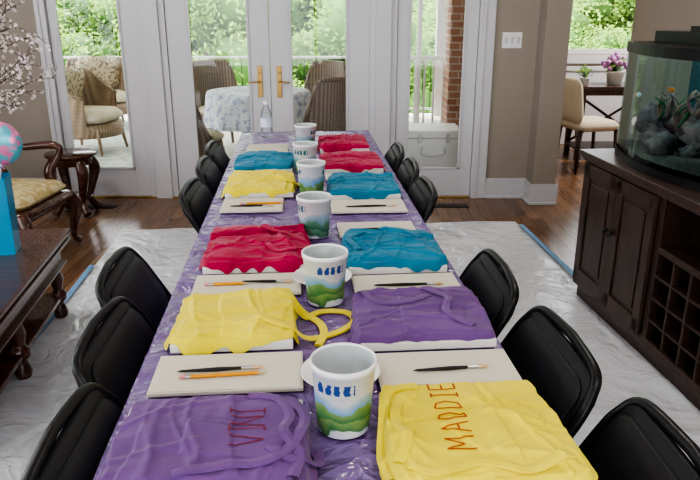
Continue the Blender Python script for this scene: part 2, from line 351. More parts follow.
def bb(x0,y0,x1,y1,th=.016):
    if x0==x1: b.box((x0-th,y0,0),(x0,y1,.135),'trim'); b.box((x0-th*.6,y0,.135),(x0,y1,.165),'trim'); b.box((x0-th*1.8,y0,0),(x0,y1,.02),'trim')
    else: b.box((x0,y0-th,0),(x1,y0,.135),'trim'); b.box((x0,y0-th*.6,.135),(x1,y0,.165),'trim'); b.box((x0,y0-th*1.8,0),(x1,y0,.02),'trim')
bb(XL,YW,-2.37,YW); bb(1.10,YW,1.43,YW); bb(1.41,5.2,1.63,5.2); bb(1.43,5.2,1.43,YW)
b.box((1.61,5.18,0),(1.63,YW+.15,.15),'trim')
b.obj('baseboard_back',bevel=.003)
b=B(); b.box((XR-.018,YB,0),(XR,YW,.15),'trim'); b.obj('baseboard_right',bevel=.003)
b=B(); b.box((XL,YB,0),(XL+.018,YW,.15),'trim'); b.obj('baseboard_left',bevel=.003)
b=B()
b.box((-2.37,YW-.02,0),(-2.29,YW+.13,2.16),'trim'); b.box((.98,YW-.02,0),(1.10,YW+.13,2.16),'trim')
b.box((.995,YW-.03,0),(1.03,YW-.02,2.1),'trim'); b.box((-2.36,YW-.03,0),(-2.33,YW-.02,2.1),'trim')
for x0,x1 in ((-1.62,-1.40),(.15,.36)):
    b.box((x0,YW-.005,0),(x1,YW+.13,2.12),'trim'); b.box((x0+.045,YW-.03,0),(x1-.045,YW-.005,2.12),'trim')
b.box((-2.37,YW-.02,2.11),(1.10,YW+.13,2.2),'trim'); b.box((-2.29,YW-.01,0),(.98,YW+.16,.012),'brass')
b.obj('trim_1',bevel=.004)
def door(name,x0,x1,g0,g1,handle=None):
    b=B(); y0,y1=YW+.012,YW+.055
    b.box((x0+.003,y0,.014),(g0,y1,2.105),'trim'); b.box((g1,y0,.014),(x1-.003,y1,2.105),'trim')
    b.box((g0,y0,.014),(g1,y1,.235),'trim'); b.box((g0,y0,1.97),(g1,y1,2.105),'trim')
    t=.018
    b.box((g0,y0-.006,.235),(g0+t,y0+.008,1.97),'trim');b.box((g1-t,y0-.006,.235),(g1,y0+.008,1.97),'trim');b.box((g0,y0-.006,.235),(g1,y0+.008,.235+t),'trim');b.box((g0,y0-.006,1.952),(g1,y0+.008,1.97),'trim')
    b.box((g0,y0+.018,.235),(g1,y0+.022,1.97),'glass')
    if handle is not None:
        hx,dr=handle
        b.box((hx-.02,y0-.008,.81),(hx+.02,y0,1.05),'brass')
        b.tube([(hx,y0-.008,.93),(hx,y0-.05,.93)],.009,'brass',n=10)
        b.tube(smooth([(hx,y0-.05,.93),(hx+dr*.05,y0-.055,.93),(hx+dr*.085,y0-.052,.925)],4),.007,'brass',n=10)
        b.lathe([(.0,0),(.012,0),(.012,.012),(0,.012)],'brass',mx=Matrix.Translation((hx,y0-.002,1.0))@Matrix.Rotation(PI/2,4,'X'),n=16)
    b.obj(name,bevel=.003)
door('door_1',-2.29,-1.62,-2.23,-1.74)
door('door_2',-1.40,-.617,-1.236,-.77,(-.70,-1))
door('door_3',-.617,.15,-.464,-.015,(-.55,1))
door('door_4',.36,.98,.449,.884)
b=B(); x,z=1.235,1.24
b.box((x-.075,YW-.007,z-.058),(x+.075,YW,z+.058),'white')
for dx in (-.046,0,.046): b.box((x+dx-.011,YW-.012,z-.022),(x+dx+.011,YW-.006,z+.022),'trim')
b.obj('light_switch',bevel=.002)
for i,(x,y) in enumerate(((-1.98,5.12),(.78,5.15))):
    b=B(); b.box((x-.15,y-.05,0),(x+.15,y+.05,.004),'dwooddark')
    for k in range(12): b.box((x-.14+k*.024,y-.04,.004),(x-.128+k*.024,y+.04,.007),'dwood')
    b.obj('floor_vent' if i==0 else 'floor_vent.001')
# ------------------------------------------------------------ drop sheet
SX0,SX1=-1.23,1.56
b=B(); nx,ny=130,190; vs=[];fs=[]
for j in range(ny+1):
    for i in range(nx+1):
        u=i/nx;v=j/ny
        s=SX0+(SX1-SX0)*u; t=.1+4.52*v
        if i in(0,nx): s+=.03*noise.noise(Vector((t*2,3,0)))
        if j in(0,ny): t+=.05*noise.noise(Vector((s*2,9,0)))
        w=.5*noise.noise(Vector((s*2.2,t*1.4,0)))+1.1*(.16-abs(noise.noise(Vector((s*2.0,t*.9,4)))))+.3*(.3-abs(noise.noise(Vector((s*6,t*3,9)))))
        vs.append((s,t,.003+.013*max(0,min(1,w*1.6))))
for j in range(ny):
    for i in range(nx): a=j*(nx+1)+i; fs.append((a,a+1,a+nx+2,a+nx+1))
b.add(vs,fs,'drop',True)
b.box((SX1-.01,.2,.0165),(SX1+.022,4.5,.0172),'tape'); b.box((SX0-.022,.2,.0165),(SX0+.01,3.9,.0172),'tape')
b.obj('plastic_drop_cloth',rz=PSI)
# ------------------------------------------------------------ table
TS0,TS1=-.338,.442; TC=(TS0+TS1)/2; TN,TF=.55,4.20
e=bpy.data.objects.new('folding_table',None); sc.collection.objects.link(e); e.location=T(TC,0); e.rotation_euler=(0,0,PSI)
for k,(t0,t1) in enumerate(((TN,(TN+TF)/2-.003),((TN+TF)/2+.003,TF))):
    b=B(); b.slab([(x,y) for x,y in rrect(TS1-TS0-.02,t1-t0,.05)],.045,'white',mx=Matrix.Translation((0,(t0+t1)/2,.717)))
    b.obj('table_top_%d'%(k+1),parent=e)
    b=B()
    for y in (t0+.28,t1-.28):
        sg=1 if y<(t0+t1)/2 else -1
        b.tube(smooth([(-.30,y,.03),(-.30,y,.40),(-.27,y,.69),(.27,y,.69),(.30,y,.40),(.30,y,.03)],5),.014,'blackmetal',n=10)
        b.tube([(-.34,y,.035),(.34,y,.035)],.015,'blackmetal',n=10)
        b.tube([(0,y,.30),(0,y+sg*.35,.69)],.010,'blackmetal',n=8); b.tube([(-.3,y,.30),(.3,y,.30)],.010,'blackmetal',n=8)
    b.obj('table_legs_%d'%(k+1),parent=e)
# tablecloth
b=B(); nT=120; D=.25; nd=9
prof=[('L',k/nd) for k in range(nd)]+[('T',k/nT) for k in range(nT+1)]+[('R',(k+1)/nd) for k in range(nd)]
ny=460; vs=[];fs=[]; ncol=len(prof)
W=TS1-TS0
def clothpt(p,t):
    if p[0]=='T':
        s=TS0+W*p[1]
        cr=max(0,.22-abs(noise.noise(Vector((s*3.5,t*6,1)))))*1.3+max(0,.20-abs(noise.noise(Vector((s*8+3,t*10,2)))))*.9
        cr+=.35*math.exp(-((((t+.13)%.42)-.21)/.006)**2)+.3*math.exp(-((s-TC)/.006)**2)
        z=.7425+.0055*min(1,cr)
        return s,z
    if p[0]=='L': f=1-p[1]; s0=TS0; sg=-1
    else: f=p[1]; s0=TS1; sg=1
    d=f*D*(1+.22*noise.noise(Vector((t*1.5,sg,0))))
    wv=(.020*math.sin(t*19+2.2*noise.noise(Vector((t*2,5,sg))))+.012*math.sin(t*43+sg)+.008*math.sin(t*71+3*noise.noise(Vector((t*4,5,sg)))))*f
    return s0+sg*(.006+.004*f+ .012*f +wv*.8*min(1,f*1.5)),.7455-d
for j in range(ny+1):
    t=TN-.01+(TF-TN+.02)*j/ny
    for p_ in prof:
        s,z=clothpt(p_,t); vs.append((s-TC,t,z))
for j in range(ny):
    for i in range(ncol-1): a=j*ncol+i; fs.append((a,a+1,a+ncol+1,a+ncol))
b.add(vs,fs,'purplecloth',True)
for t,sg in ((TN-.01,-1),(TF+.01,1)):
    vs=[];fs=[];n=60
    for j in range(nd+1):
        for i in range(n+1):
            f=j/nd; s=TS0+W*i/n
            vs.append((s-TC,t+sg*(.02*math.sin(s*28)*f+.015*f),.7455-D*f))
    for j in range(nd):
        for i in range(n): a=j*(n+1)+i; fs.append((a,a+1,a+n+2,a+n+1))
    b.add(vs,fs,'purplecloth',True)
b.obj('plastic_tablecloth',loc=T(TC,0),rz=PSI)
TZ=.7480
# ------------------------------------------------------------ folding chairs
def make_chair():
    b=B(); w=.40; R=.0115
    def fr(z): return .235-(z/.78)*.455
    pts=[(-w/2,fr(0.01),.01),(-w/2,fr(.3),.3),(-w/2,fr(.5),.5),(-w/2,fr(.66),.66),(-w/2+.010,fr(.72),.72),(-w/2+.05,fr(.765),.762),(0,fr(.775)-.004,.772)]
    full=smooth(pts,6); right=[Vector((-p.x,p.y,p.z)) for p in reversed(full[:-1])]
    b.tube(full+right,R,'blackmetal',n=10)
    for sx in (-1,1):
        x=sx*(w/2-.028)
        b.tube(smooth([(x,.13,.445),(x,-.02,.30),(x,-.235,.01)],5),R*.95,'blackmetal',n=10)
        b.box((x-.012,-.02,.40),(x+.012,.16,.425),'blackmetal')
        b.lathe([(0,0),(.016,0),(.016,.03),(.012,.035)],'rubber',c=(sx*w/2,fr(0.01),0.0),n=12)
        b.lathe([(0,0),(.016,0),(.016,.03),(.012,.035)],'rubber',c=(x,-.235,0.0),n=12)
    b.tube([(-w/2,fr(.14),.14),(w/2,fr(.14),.14)],.008,'blackmetal')
    b.tube([(-w/2+.028,-.155,.12),(w/2-.028,-.155,.12)],.008,'blackmetal')
    b.tube([(-w/2,fr(.40),.40),(w/2,fr(.40),.40)],.008,'blackmetal')
    b.slab(rrect(.365,.37,.06),.035,'black',mx=Matrix.Translation((0,.055,.448))@Matrix.Rotation(math.radians(3),4,'X'),soft=.4,puff=.006)
    ang=math.atan2(.455,.78)
    zc=.668
    mxb=Matrix.Translation((0,fr(zc)+.002,zc))@Matrix.Rotation(ang,4,'X')@Matrix.Rotation(-PI/2,4,'X')@Matrix.Rotation(PI,4,'Z')
    b.slab(rrect(.400,.222,.060),.022,'black',mx=mxb@Matrix.Translation((0,0,.002)),bend=-.25,soft=.4)
    b.slab(rrect(.345,.165,.042),.012,'black',mx=mxb@Matrix.Translation((0,0,-.012)),bend=-.25,soft=.4)
    b.slab(rrect(.345,.165,.042),.014,'black',mx=mxb@Matrix.Translation((0,0,.016)),bend=-.25,soft=.45)
    return b
ch=None
CH=[(-.42,1.02,1),(-.465,1.44,1),(-.53,1.84,1),(-.45,2.73,1),(-.455,3.20,1),(-.465,3.62,1),
    (.62,.90,-1),(.585,1.31,-1),(.56,1.74,-1),(.535,2.69,-1),(.54,3.10,-1),(.535,3.50,-1)]
for k,(s,t,d) in enumerate(CH):
    cs=s+d*.215
    rz=PSI-d*PI/2+random.uniform(-.05,.05)
    if ch is None: ch=make_chair().obj('folding_chair',loc=T(cs,t,.004),rz=rz)
    else: inst(ch,'folding_chair.%03d'%k,T(cs,t,.004),rz)
# ------------------------------------------------------------ place settings
def sstep(x): x=max(0,min(1,x)); return x*x*(3-2*x)
CT=.022
def apron(s0,s1,t0,t1,col,seed,straps=(),text=None,ink='ink',th=.014,taper=.05,loft=1.0,flat=None):
    rnd=random.Random(seed)
    cx,cy=(s0+s1)/2,(t0+t1)/2; A=(s1-s0)/2; Bh=(t1-t0)/2
    ca,cb=A*.93,Bh*.93
    lines=[(rnd.choice([0,PI/2])+rnd.uniform(-.6,.6),rnd.uniform(-.8,.8)*A,rnd.uniform(.0015,.0045)*loft,rnd.uniform(.004,.009)) for _ in range(10)]
    layers=[(rnd.choice([-1,1])*A*.35,0,A*.60,Bh*.88,rnd.uniform(-.12,.12),.0035),
            (rnd.uniform(-.1,.1)*A,rnd.choice([-1,1])*Bh*.4,A*.8,Bh*.5,rnd.uniform(-.2,.2),.004),
            (rnd.uniform(-.3,.3)*A,rnd.uniform(-.2,.2)*Bh,A*.5,Bh*.35,rnd.uniform(-.6,.6),.0035)]
    def edge(p,q):
        n_=8.0; return (abs(p)**n_+abs(q)**n_)**(1/n_)
    def oshape(ang): return 1+.085*noise.noise(Vector((math.cos(ang)*1.7,math.sin(ang)*1.7,seed)))+.06*noise.noise(Vector((math.cos(ang)*5,math.sin(ang)*5,seed)))
    def ground(x,y):
        dx=abs(x)-ca; dy=abs(y+Bh*.05)-cb; d=max(dx,dy)
        return CT*(1-sstep(d/.012))
    def tp(y): return 1-taper*(y/Bh)
    def Hf(x,y):
        X=x/tp(y)
        ang=math.atan2(y/Bh,X/A); r=edge(X/A,y/Bh)/oshape(ang)
        if r>=1: return ground(x,y)
        tv=.50+.45*(.5+noise.noise(Vector((math.cos(ang)*2.3,math.sin(ang)*2.3,seed+9))))
        e_=sstep((1-r)/.05)
        z=th*(tv*e_+(1-tv)*sstep((1-r)/.5))
        k=1.0
        if flat: k=.25+.75*sstep((max(abs(x+cx-flat[0])/flat[2],abs(y+cy-flat[1])/flat[3])-.9)/.35)
        for lx,ly,lw,lh,ro,am in layers:
            dx=(x-lx)*math.cos(ro)+(y-ly)*math.sin(ro); dy=-(x-lx)*math.sin(ro)+(y-ly)*math.cos(ro)
            wob=.012*noise.noise(Vector((x*9,y*9,seed+lx)))
            d=min(lw-abs(dx),lh-abs(dy))+wob
            z+=am*sstep(d/.0055+.5)*e_
        for a,o,am,w in lines:
            d=x*math.cos(a)+y*math.sin(a)-o+.03*noise.noise(Vector((x*7,y*7,seed+a)))
            z+=k*am*math.exp(-(d/w)**2)*e_
        rn=noise.noise(Vector((x*8,y*12,seed)))
        z+=k*(.004*loft*rn+.005*loft*(.3-abs(noise.noise(Vector((x*12,y*18,seed+3)))))+.0008*noise.noise(Vector((x*45,y*45,seed))))*e_
        return ground(x,y)+max(z,.002)
    b=B(); n=124; vs=[];fs=[]
    for j in range(n+1):
        for i in range(n+1):
            p=-1+2*i/n;q=-1+2*j/n
            m_=max(abs(p),abs(q)); r=edge(p,q) or 1
            ang=math.atan2(q,p); k=(m_/r)*oshape(ang)
            y=Bh*q*k; x=A*p*k*tp(y)
            if m_>=.9999: z=ground(x,y)+.0005
            else: z=Hf(x,y)
            vs.append((x,y,z))
    for j in range(n):
        for i in range(n): a=j*(n+1)+i; fs.append((a,a+1,a+n+2,a+n+1))
    b.add(vs,fs,col,True)
    for st in straps:
        pts=smooth([(x,y,0) for x,y in st],10)
        pts=[Vector((p.x-cx,p.y-cy,Hf(p.x-cx,p.y-cy)+.004)) for p in pts]
        for _ in range(4):
            for i in range(1,len(pts)-1): pts[i].z=max(pts[i].z,(pts[i-1].z+pts[i+1].z)/2)
        b.ribbon(pts,.018,col,th=.004)
    if text:
        strokes={'M':[[(0,0),(0,1),(.4,.35),(.8,1),(.8,0)]],'A':[[(0,0),(.4,1),(.8,0)],[(.18,.4),(.62,.4)]],'D':[[(0,0),(0,1),(.45,.9),(.65,.5),(.45,.1),(0,0)]],'V':[[(0,1),(.35,0),(.7,1)]],
                 'I':[[(.2,0),(.2,1)],[(0,0),(.4,0)],[(0,1),(.4,1)]],'E':[[(.6,0),(0,0),(0,1),(.6,1)],[(0,.5),(.5,.5)]],'K':[[(0,0),(0,1)],[(.6,1),(0,.45),(.6,0)]],'N':[[(0,0),(0,1),(.6,0),(.6,1)]]}
        wd={'M':.8,'A':.8,'D':.65,'I':.4,'E':.6,'K':.6,'N':.6,'V':.7}
        txt,ox,oy,ra,hh,gap=text; adv=0
        for c in txt:
            for stq in strokes[c]:
                pl=[]
                for i in range(len(stq)-1):
                    for k in range(14):
                        f=k/14; pl.append((stq[i][0]*(1-f)+stq[i+1][0]*f,stq[i][1]*(1-f)+stq[i+1][1]*f))
                pl.append(stq[-1]); P=[]
                for px,py in pl:
                    lx=(adv+px*.75)*hh; ly=py*hh
                    X=ox-cx+lx*math.cos(ra)-ly*math.sin(ra); Y=oy-cy+lx*math.sin(ra)+ly*math.cos(ra)
                    P.append(Vector((X,Y,max(Hf(X+dx,Y+dy) for dx,dy in ((0,0),(.003,0),(-.003,0),(0,.003),(0,-.003)))+.0010)))
                b.ribbon(P,.0032,ink)
            adv+=wd[c]*.75+gap
    b.obj('folded_apron',loc=T(cx,cy,TZ),rz=PSI)
    c=B(); c.box((-ca,-cb-Bh*.05,0),(ca,cb-Bh*.05,CT-.001),'canvas')
    c.obj('artist_canvas',loc=T(cx,cy,TZ+.0005),rz=PSI,bevel=.003)
def board(s0,s1,t0,t1,rz=0):
    c=B(); A=(s1-s0)/2;Bh=(t1-t0)/2; c.box((-A,-Bh,0),(A,Bh,.007),'paper'); c.box((-A+.004,-Bh+.004,.007),(A-.004,Bh-.004,.0085),'paper')
    c.obj('canvas_board',loc=T((s0+s1)/2,(t0+t1)/2,TZ+.0005),rz=PSI+rz,bevel=.0015)
yL2=[[(-.10,1.40),(-.03,1.375),(.03,1.385),(.09,1.42),(.125,1.47),(.11,1.52),(.05,1.53),(.0,1.49),(-.05,1.50)],[(-.05,1.56),(.0,1.52),(.04,1.47),(.05,1.41),(.035,1.35)]]
apron(-.325,.010,.84,1.12,'pur',11,taper=.12,straps=[[(-.10,1.10),(-.05,1.09),(-.025,1.03),(-.035,.97),(-.01,.92),(-.02,.86)],[(-.20,.87),(-.12,.885),(-.05,.90),(-.01,.96),(.0,1.03),(-.03,1.08)],[(-.06,.93),(-.02,.905),(.02,.93),(.02,.97)]],text=('VINI',-.065,.935,math.radians(92),.058,.16),ink='ink2',th=.014,flat=(-.10,.99,.06,.09))
apron(-.295,-.01,1.335,1.61,'yel',23,straps=yL2,th=.015)
apron(-.285,.025,1.80,2.16,'red',35,straps=[[(-.12,2.06),(-.04,2.03),(.02,1.95),(.0,1.88),(-.06,1.86),(-.10,1.92)],[(.0,2.08),(.03,2.0),(.035,1.93)]],th=.018,loft=1.7)
apron(-.300,-.01,2.62,2.95,'yel',41,straps=[[(-.1,2.8),(-.02,2.75),(.0,2.85)]],th=.018)
apron(-.300,-.015,3.04,3.38,'blu',57,th=.018)
apron(.130,.448,.83,1.13,'yel',64,taper=.10,straps=[[(.21,1.10),(.155,1.08),(.135,1.0),(.125,.92),(.135,.86)],[(.20,1.07),(.17,1.05),(.155,.99),(.165,.93),(.145,.88)],[(.42,.88),(.34,.85),(.27,.865),(.2,.85),(.16,.87)]],text=('MADDIE',.272,.895,math.radians(88),.048,.29),th=.016,flat=(.245,.99,.05,.12))
apron(.115,.437,1.31,1.585,'pur',72,straps=[[(.30,1.54),(.35,1.48),(.33,1.40),(.38,1.34)],[(.15,1.56),(.18,1.48),(.25,1.46),(.31,1.50)]],th=.017)
apron(.125,.425,1.765,2.08,'blu',83,straps=[[(.2,2.0),(.15,1.95),(.17,1.85)],[(.25,2.04),(.33,2.02),(.36,1.94)]],th=.018,loft=1.4)
apron(.118,.41,2.56,2.87,'blu',91,th=.018)
apron(.100,.40,3.02,3.34,'red',104,th=.020)
apron(.110,.385,3.50,3.84,'red',112,th=.020)
boards=[(-.30,-.0,1.165,1.318),(-.285,.0,1.64,1.785),(-.29,-.06,2.42,2.60),(.15,.435,1.155,1.295),(.14,.425,1.60,1.75),(.12,.40,2.38,2.545),(.13,.39,2.10,2.25),(-.27,-.02,2.965,3.02),(-.27,-.05,3.42,3.75),(.12,.38,2.90,3.0),(.12,.37,3.36,3.47)]
for i,q in enumerate(boards): board(*q,rz=(0,.01,-.01)[i%3])
def pencil(s,t,ang,brush=False,L=.17):
    b=B(); mx=Matrix.Rotation(PI/2,4,'Y')
    if not brush:
        b.lathe([(0,0),(.0042,0),(.0042,.012)],'pink',n=6,mx=mx); b.lathe([(.0044,.012),(.0044,.022)],'silver',n=8,mx=mx)
        b.lathe([(.0042,.022),(.0042,L-.02)],'pencil',n=6,mx=mx); b.lathe([(.0042,L-.02),(.001,L-.003)],'pwood',n=6,mx=mx); b.lathe([(.001,L-.003),(0,L)],'rubber',n=6,mx=mx)
    else:
        b.lathe([(0,0),(.0025,.01),(.0042,.08),(.0030,L-.045)],'rubber',n=12,mx=mx); b.lathe([(.0032,L-.045),(.0036,L-.022)],'silver',n=12,mx=mx); b.lathe([(.0036,L-.022),(.0045,L-.012),(.0008,L)],'pwood',n=12,mx=mx)
    x,y,z=T(s,t,TZ+.009+.0046)
    b.obj('paintbrush' if brush else 'pencil',loc=(x,y,z),rz=PSI+ang)
pencil(-.245,1.215,.04,L=.175); pencil(-.255,1.238,.04,True,L=.175)
pencil(-.255,1.70,.02,L=.12); pencil(-.16,1.715,-.06,True,.14)
pencil(-.26,2.47,0,True); pencil(-.22,2.50,0.02)
pencil(.22,1.205,.05,True,.16); pencil(.19,1.66,.0,True,.19); pencil(.17,2.43,.03,True,.2); pencil(.17,2.15,.0,True)
for s,t in ((.075,1.205),(.06,1.725)):
    b=B(); b.lathe([(0,.003),(.048,.003),(.053,.005),(.077,.013),(.080,.014),(.080,.012),(.053,.002),(0,.0005)],'white',n=48); b.obj('paper_plate',loc=T(s,t,TZ+.009))
for i,(s,t) in enumerate(((.070,1.045),(.062,1.60),(.050,2.14),(.052,2.66),(.035,3.07),(.045,3.60))):
    b=B(); h=.135
    b.lathe([(0,.004),(.041,.004),(.044,.0),(.046,.003),(.0555,h-.012)],'tub' if i in(0,1,3) else 'tub2',n=48)
    b.lathe([(.0555,h-.012),(.0580,h-.012),(.0585,h-.002),(.0575,h),(.0555,h),(.0545,h-.004)],'white',n=48)
    b.lathe([(.0545,h-.004),(.0455,.006),(.0,.006)],'tubin',n=48)
    b.lathe([(.0505,.075),(0,.075)],'water',n=32)
    b.obj('yogurt_tub',loc=T(s,t,TZ),rz=(1.3,1.9,.4,3.3,1.2,2.8)[i])
b=B(); b.lathe([(0,.0),(.030,0),(.033,.01),(.033,.05),(.031,.055),(.033,.06),(.033,.13),(.028,.155),(.013,.185),(.013,.195)],'bottle',n=32)
b.lathe([(.0335,.065),(.0335,.115)],'label',n=32); b.lathe([(.015,.193),(.015,.21),(0,.212)],'white',n=24); b.obj('water_bottle',loc=T(-.176,3.99,TZ))
# ------------------------------------------------------------ sideboard cabinet + aquarium
CO=Vector((1.20,3.405,0)); CR=math.radians(5.6); Lc=1.75; Dp=.5; Hc=.785
b=B()
b.box((0,-Lc,.07),(Dp,0,.10),'dwood'); b.box((.02,-Lc+.02,0),(Dp-.02,-.02,.07),'dwood')
b.box((-.03,-Lc-.03,Hc-.03),(Dp+.01,.03,Hc),'dwood'); b.box((-.012,-Lc-.012,Hc-.05),(Dp,.012,Hc-.03),'dwood')
b.box((Dp-.02,-Lc,.1),(Dp,0,Hc-.05),'dwood')
for y0,y1 in ((-.03,0),(-.76,-.72),(-1.40,-1.36),(-Lc,-Lc+.03)): b.box((0,y0,.1),(Dp-.02,y1,Hc-.05),'dwood')
b.box((0,-1.36,.50),(Dp-.02,-.76,.53),'dwood')
for y0,y1,kn in ((-.375,-.035,-.355),(-.715,-.380,-.40)):
    x=-.018
    b.box((x,y0,.11),(0,y0+.055,Hc-.055),'dwood');b.box((x,y1-.055,.11),(0,y1,Hc-.055),'dwood')
    b.box((x,y0,.11),(0,y1,.175),'dwood');b.box((x,y0,Hc-.12),(0,y1,Hc-.055),'dwood')
    b.box((x+.010,y0+.05,.17),(0.005,y1-.05,Hc-.11),'dwood'); b.box((x+.004,y0+.075,.20),(0.005,y1-.075,Hc-.145),'dwood')
    b.ball((x-.018,kn,.47),.013,'blackmetal'); b.tube([(x,kn,.47),(x-.012,kn,.47)],.005,'blackmetal')
y0,y1=-Lc+.035,-1.40
b.box((-.018,y0,.11),(0,y1,Hc-.055),'dwood')
for k in range(1,5): y=-.76-.12*k; b.box((0.0,y-.006,.1),(Dp-.03,y+.006,.50),'dwood')
for k in range(1,4): z=.1+.1*k; b.box((0.0,-1.36,z-.006),(Dp-.03,-.76,z+.006),'dwood')
b.box((-.004,-1.36,.10),(.02,-.76,.115),'dwood')
b.obj('wine_cabinet',loc=CO,rz=CR,bevel=.003)
b=B(); zb=Hc+.002; zt=1.29; ya,yb=-.04,-1.02; n=24
def bow(k,off=0):
    f=k/n; y=ya+(yb-ya)*f; return (.13-.11*math.sin(PI*f)+off,y)
def wallstrip(z0,z1,m,off=0):
    ring=[bow(k,off) for k in range(n+1)]+[(.47,yb),(.47,ya)]
    vs=[(x,y,z0) for x,y in ring]+[(x,y,z1) for x,y in ring]; k=len(ring)
    b.add(vs,[(i,(i+1)%k,k+(i+1)%k,k+i) for i in range(k)],m,False)
def capring(z,m,off=0): ring=[bow(k,off) for k in range(n+1)]+[(.47,yb),(.47,ya)]; b.add([(x,y,z) for x,y in ring],[tuple(range(len(ring)))],m)
wallstrip(zb,zb+.035,'blackmetal',-.006); capring(zb,'blackmetal')
wallstrip(zb+.035,zt,'tankglass')
wallstrip(zt-.02,zt+.025,'blackmetal',-.008); capring(zt+.025,'blackmetal',-.008)
b.box((.20,yb+.08,zt+.025),(.40,ya-.10,zt+.075),'blackmetal'); b.box((.23,yb+.12,zt+.075),(.36,yb+.65,zt+.10),'blackmetal')
b.add([(.462,yb+.005,zb+.03),(.462,ya-.005,zb+.03),(.462,ya-.005,zt-.02),(.462,yb+.005,zt-.02)],[(0,1,2,3)],'tankback')
ring=[bow(k,.008) for k in range(n+1)]+[(.46,yb+.01),(.46,ya-.01)]; b.add([(x,y,zb+.055) for x,y in ring],[tuple(range(len(ring)))],'gravel')
rr=random.Random(5)
for k in range(26):
    x=rr.uniform(.16,.40); y=rr.uniform(yb+.12,ya-.12); r=rr.uniform(.04,.09)
    b.ball((x,y,zb+.06+rr.uniform(0,.13)),r,'stone',disp=.7,n=18,k=12,sq=(1,1,.8))
for k in range(16):
    x=rr.uniform(.14,.35); y=rr.uniform(yb+.12,ya-.1); z=zb+.06+rr.uniform(.05,.2)
    for q in range(5):
        b.tube(smooth([(x,y,z),(x+rr.uniform(-.03,.03),y+rr.uniform(-.03,.03),z+.05),(x+rr.uniform(-.05,.05),y+rr.uniform(-.05,.05),z+.1)],3),[.008,.004],rr.choice(['coral','algae','coral','stone']),n=6)
for k in range(4):
    x=.10+.05*k;y=-.25-.18*k;z=zb+.30+.04*(k%2)
    b.ball((x,y,z),.020,'fishc' if k%2 else 'label',sq=(.35,1,.6)); b.add([(x,y+.016,z),(x,y+.036,z+.012),(x,y+.036,z-.012)],[(0,1,2)],'fishc')
aq=b.obj('aquarium',loc=CO,rz=CR)
ld=bpy.data.lights.new('aquarium_lamp','AREA'); ld.shape='RECTANGLE'; ld.size=.15; ld.size_y=.7; ld.energy=1.3; ld.color=(.7,.95,1)
lo=bpy.data.objects.new('aquarium_lamp',ld); sc.collection.objects.link(lo); lo.parent=aq; lo.location=(.28,-.53,zt+.015)
# ------------------------------------------------------------ left: coffee table, gift bag
KO=Vector((-1.40,3.16,0)); KR=math.radians(8); hk=.44
b=B(); LW,LL=1.0,1.3
def ktop(z0,z1,o): b.box((-LW-o,-LL-o,z0),(o,o,z1),'mahog')
ktop(hk-.022,hk,.03); ktop(hk-.037,hk-.022,.015); ktop(hk-.055,hk-.037,.025)
b.box((-LW+.02,-LL+.02,hk-.15),(-.02,-.02,hk-.055),'mahog')
ktop(hk-.165,hk-.150,.0); ktop(.10,.125,-.03)
for x in (-.05,-LW+.05):
    for y in (-.05,-LL/2,-LL+.05):
        b.lathe([(0,0),(.028,0),(.036,.03),(.026,.06),(.02,.08),(.038,.10),(.038,.13),(.022,.15),(.034,.20),(.024,.25),(.04,.275),(.04,hk-.15)],'mahog',c=(x,y,0),n=20)
b.obj('coffee_table',loc=KO,rz=KR,bevel=.005)
gx,gy=-1.60,2.83; gz=hk
b=B(); w,d,h=.125,.06,.34
for (x0,y0,x1,y1) in ((-w,-d,w,-d),(w,-d,w,d),(w,d,-w,d),(-w,d,-w,-d)):
    b.add([(x0,y0,0),(x1,y1,0),(x1*1.03,y1*1.05,h),(x0*1.03,y0*1.05,h)],[(0,1,2,3)],'teal')
b.add([(-w,-d,.001),(w,-d,.001),(w,d,.001),(-w,d,.001)],[(0,1,2,3)],'teal')
for y in (-d,d): b.tube(smooth([(-.05,y,h-.02),(-.045,y,h+.05),(0,y,h+.085),(.045,y,h+.05),(.05,y,h-.02)],5),.003,'white',n=6)
for k in range(14):
    x=random.uniform(-.10,.10);y=random.uniform(-.04,.04); b.add([(x-.03,y,h-.06),(x+.03,y+.01,h-.06),(x+.045,y+.02,h+.03),(x,y,h+.05+random.uniform(0,.02)),(x-.04,y-.01,h+.025)],[(0,1,2,3,4)],'white')
b.obj('gift_bag',loc=(gx,gy,gz),rz=.25)
b=B(); b.tube(smooth([(-1.56,2.83,gz+.02),(-1.52,2.83,.75),(-1.475,2.83,.84)],5),.003,'white',n=6)
b.ball((-1.465,2.83,.925),.092,'balloon',n=28,k=18,sq=(1,.42,1)); b.tube([(-1.475,2.83,.84),(-1.475,2.83,.82)],[.004,.010],'balloon'); b.obj('foil_balloon')
b=B(); ox,oy=-2.10,3.98
hw=.31; hd=.30
b.slab(rrect(.62,.62,.07),.07,'mahog',mx=Matrix.Translation((0,0,.335)),soft=.3)
b.slab(rrect(.57,.57,.07),.075,'damask',mx=Matrix.Translation((0,0,.40)),soft=.45,puff=.015)
for sx in (-1,1):
    for sy in (-1,1):
        X=sx*(hd-.035);Y=sy*(hw-.035)
        b.tube(smooth([(X,Y,.34),(X+sx*.035,Y+sy*.03,.26),(X+sx*.012,Y+sy*.01,.13),(X+sx*.008,Y+sy*.008,.05),(X+sx*.035,Y+sy*.03,.018)],6),[.036,.040,.024,.016,.024],'mahog',n=12)
for sy in (-1,1):
    Y=sy*(hw-.02)
    b.tube(smooth([(hd-.10,Y,.36),(hd-.13,Y,.48),(hd-.07,Y+sy*.03,.60),(hd-.12,Y+sy*.03,.645),(-.05,Y+sy*.01,.63),(-hd+.01,Y-sy*.02,.66)],7),[.022,.018,.022,.026,.02,.018],'mahog',n=12)
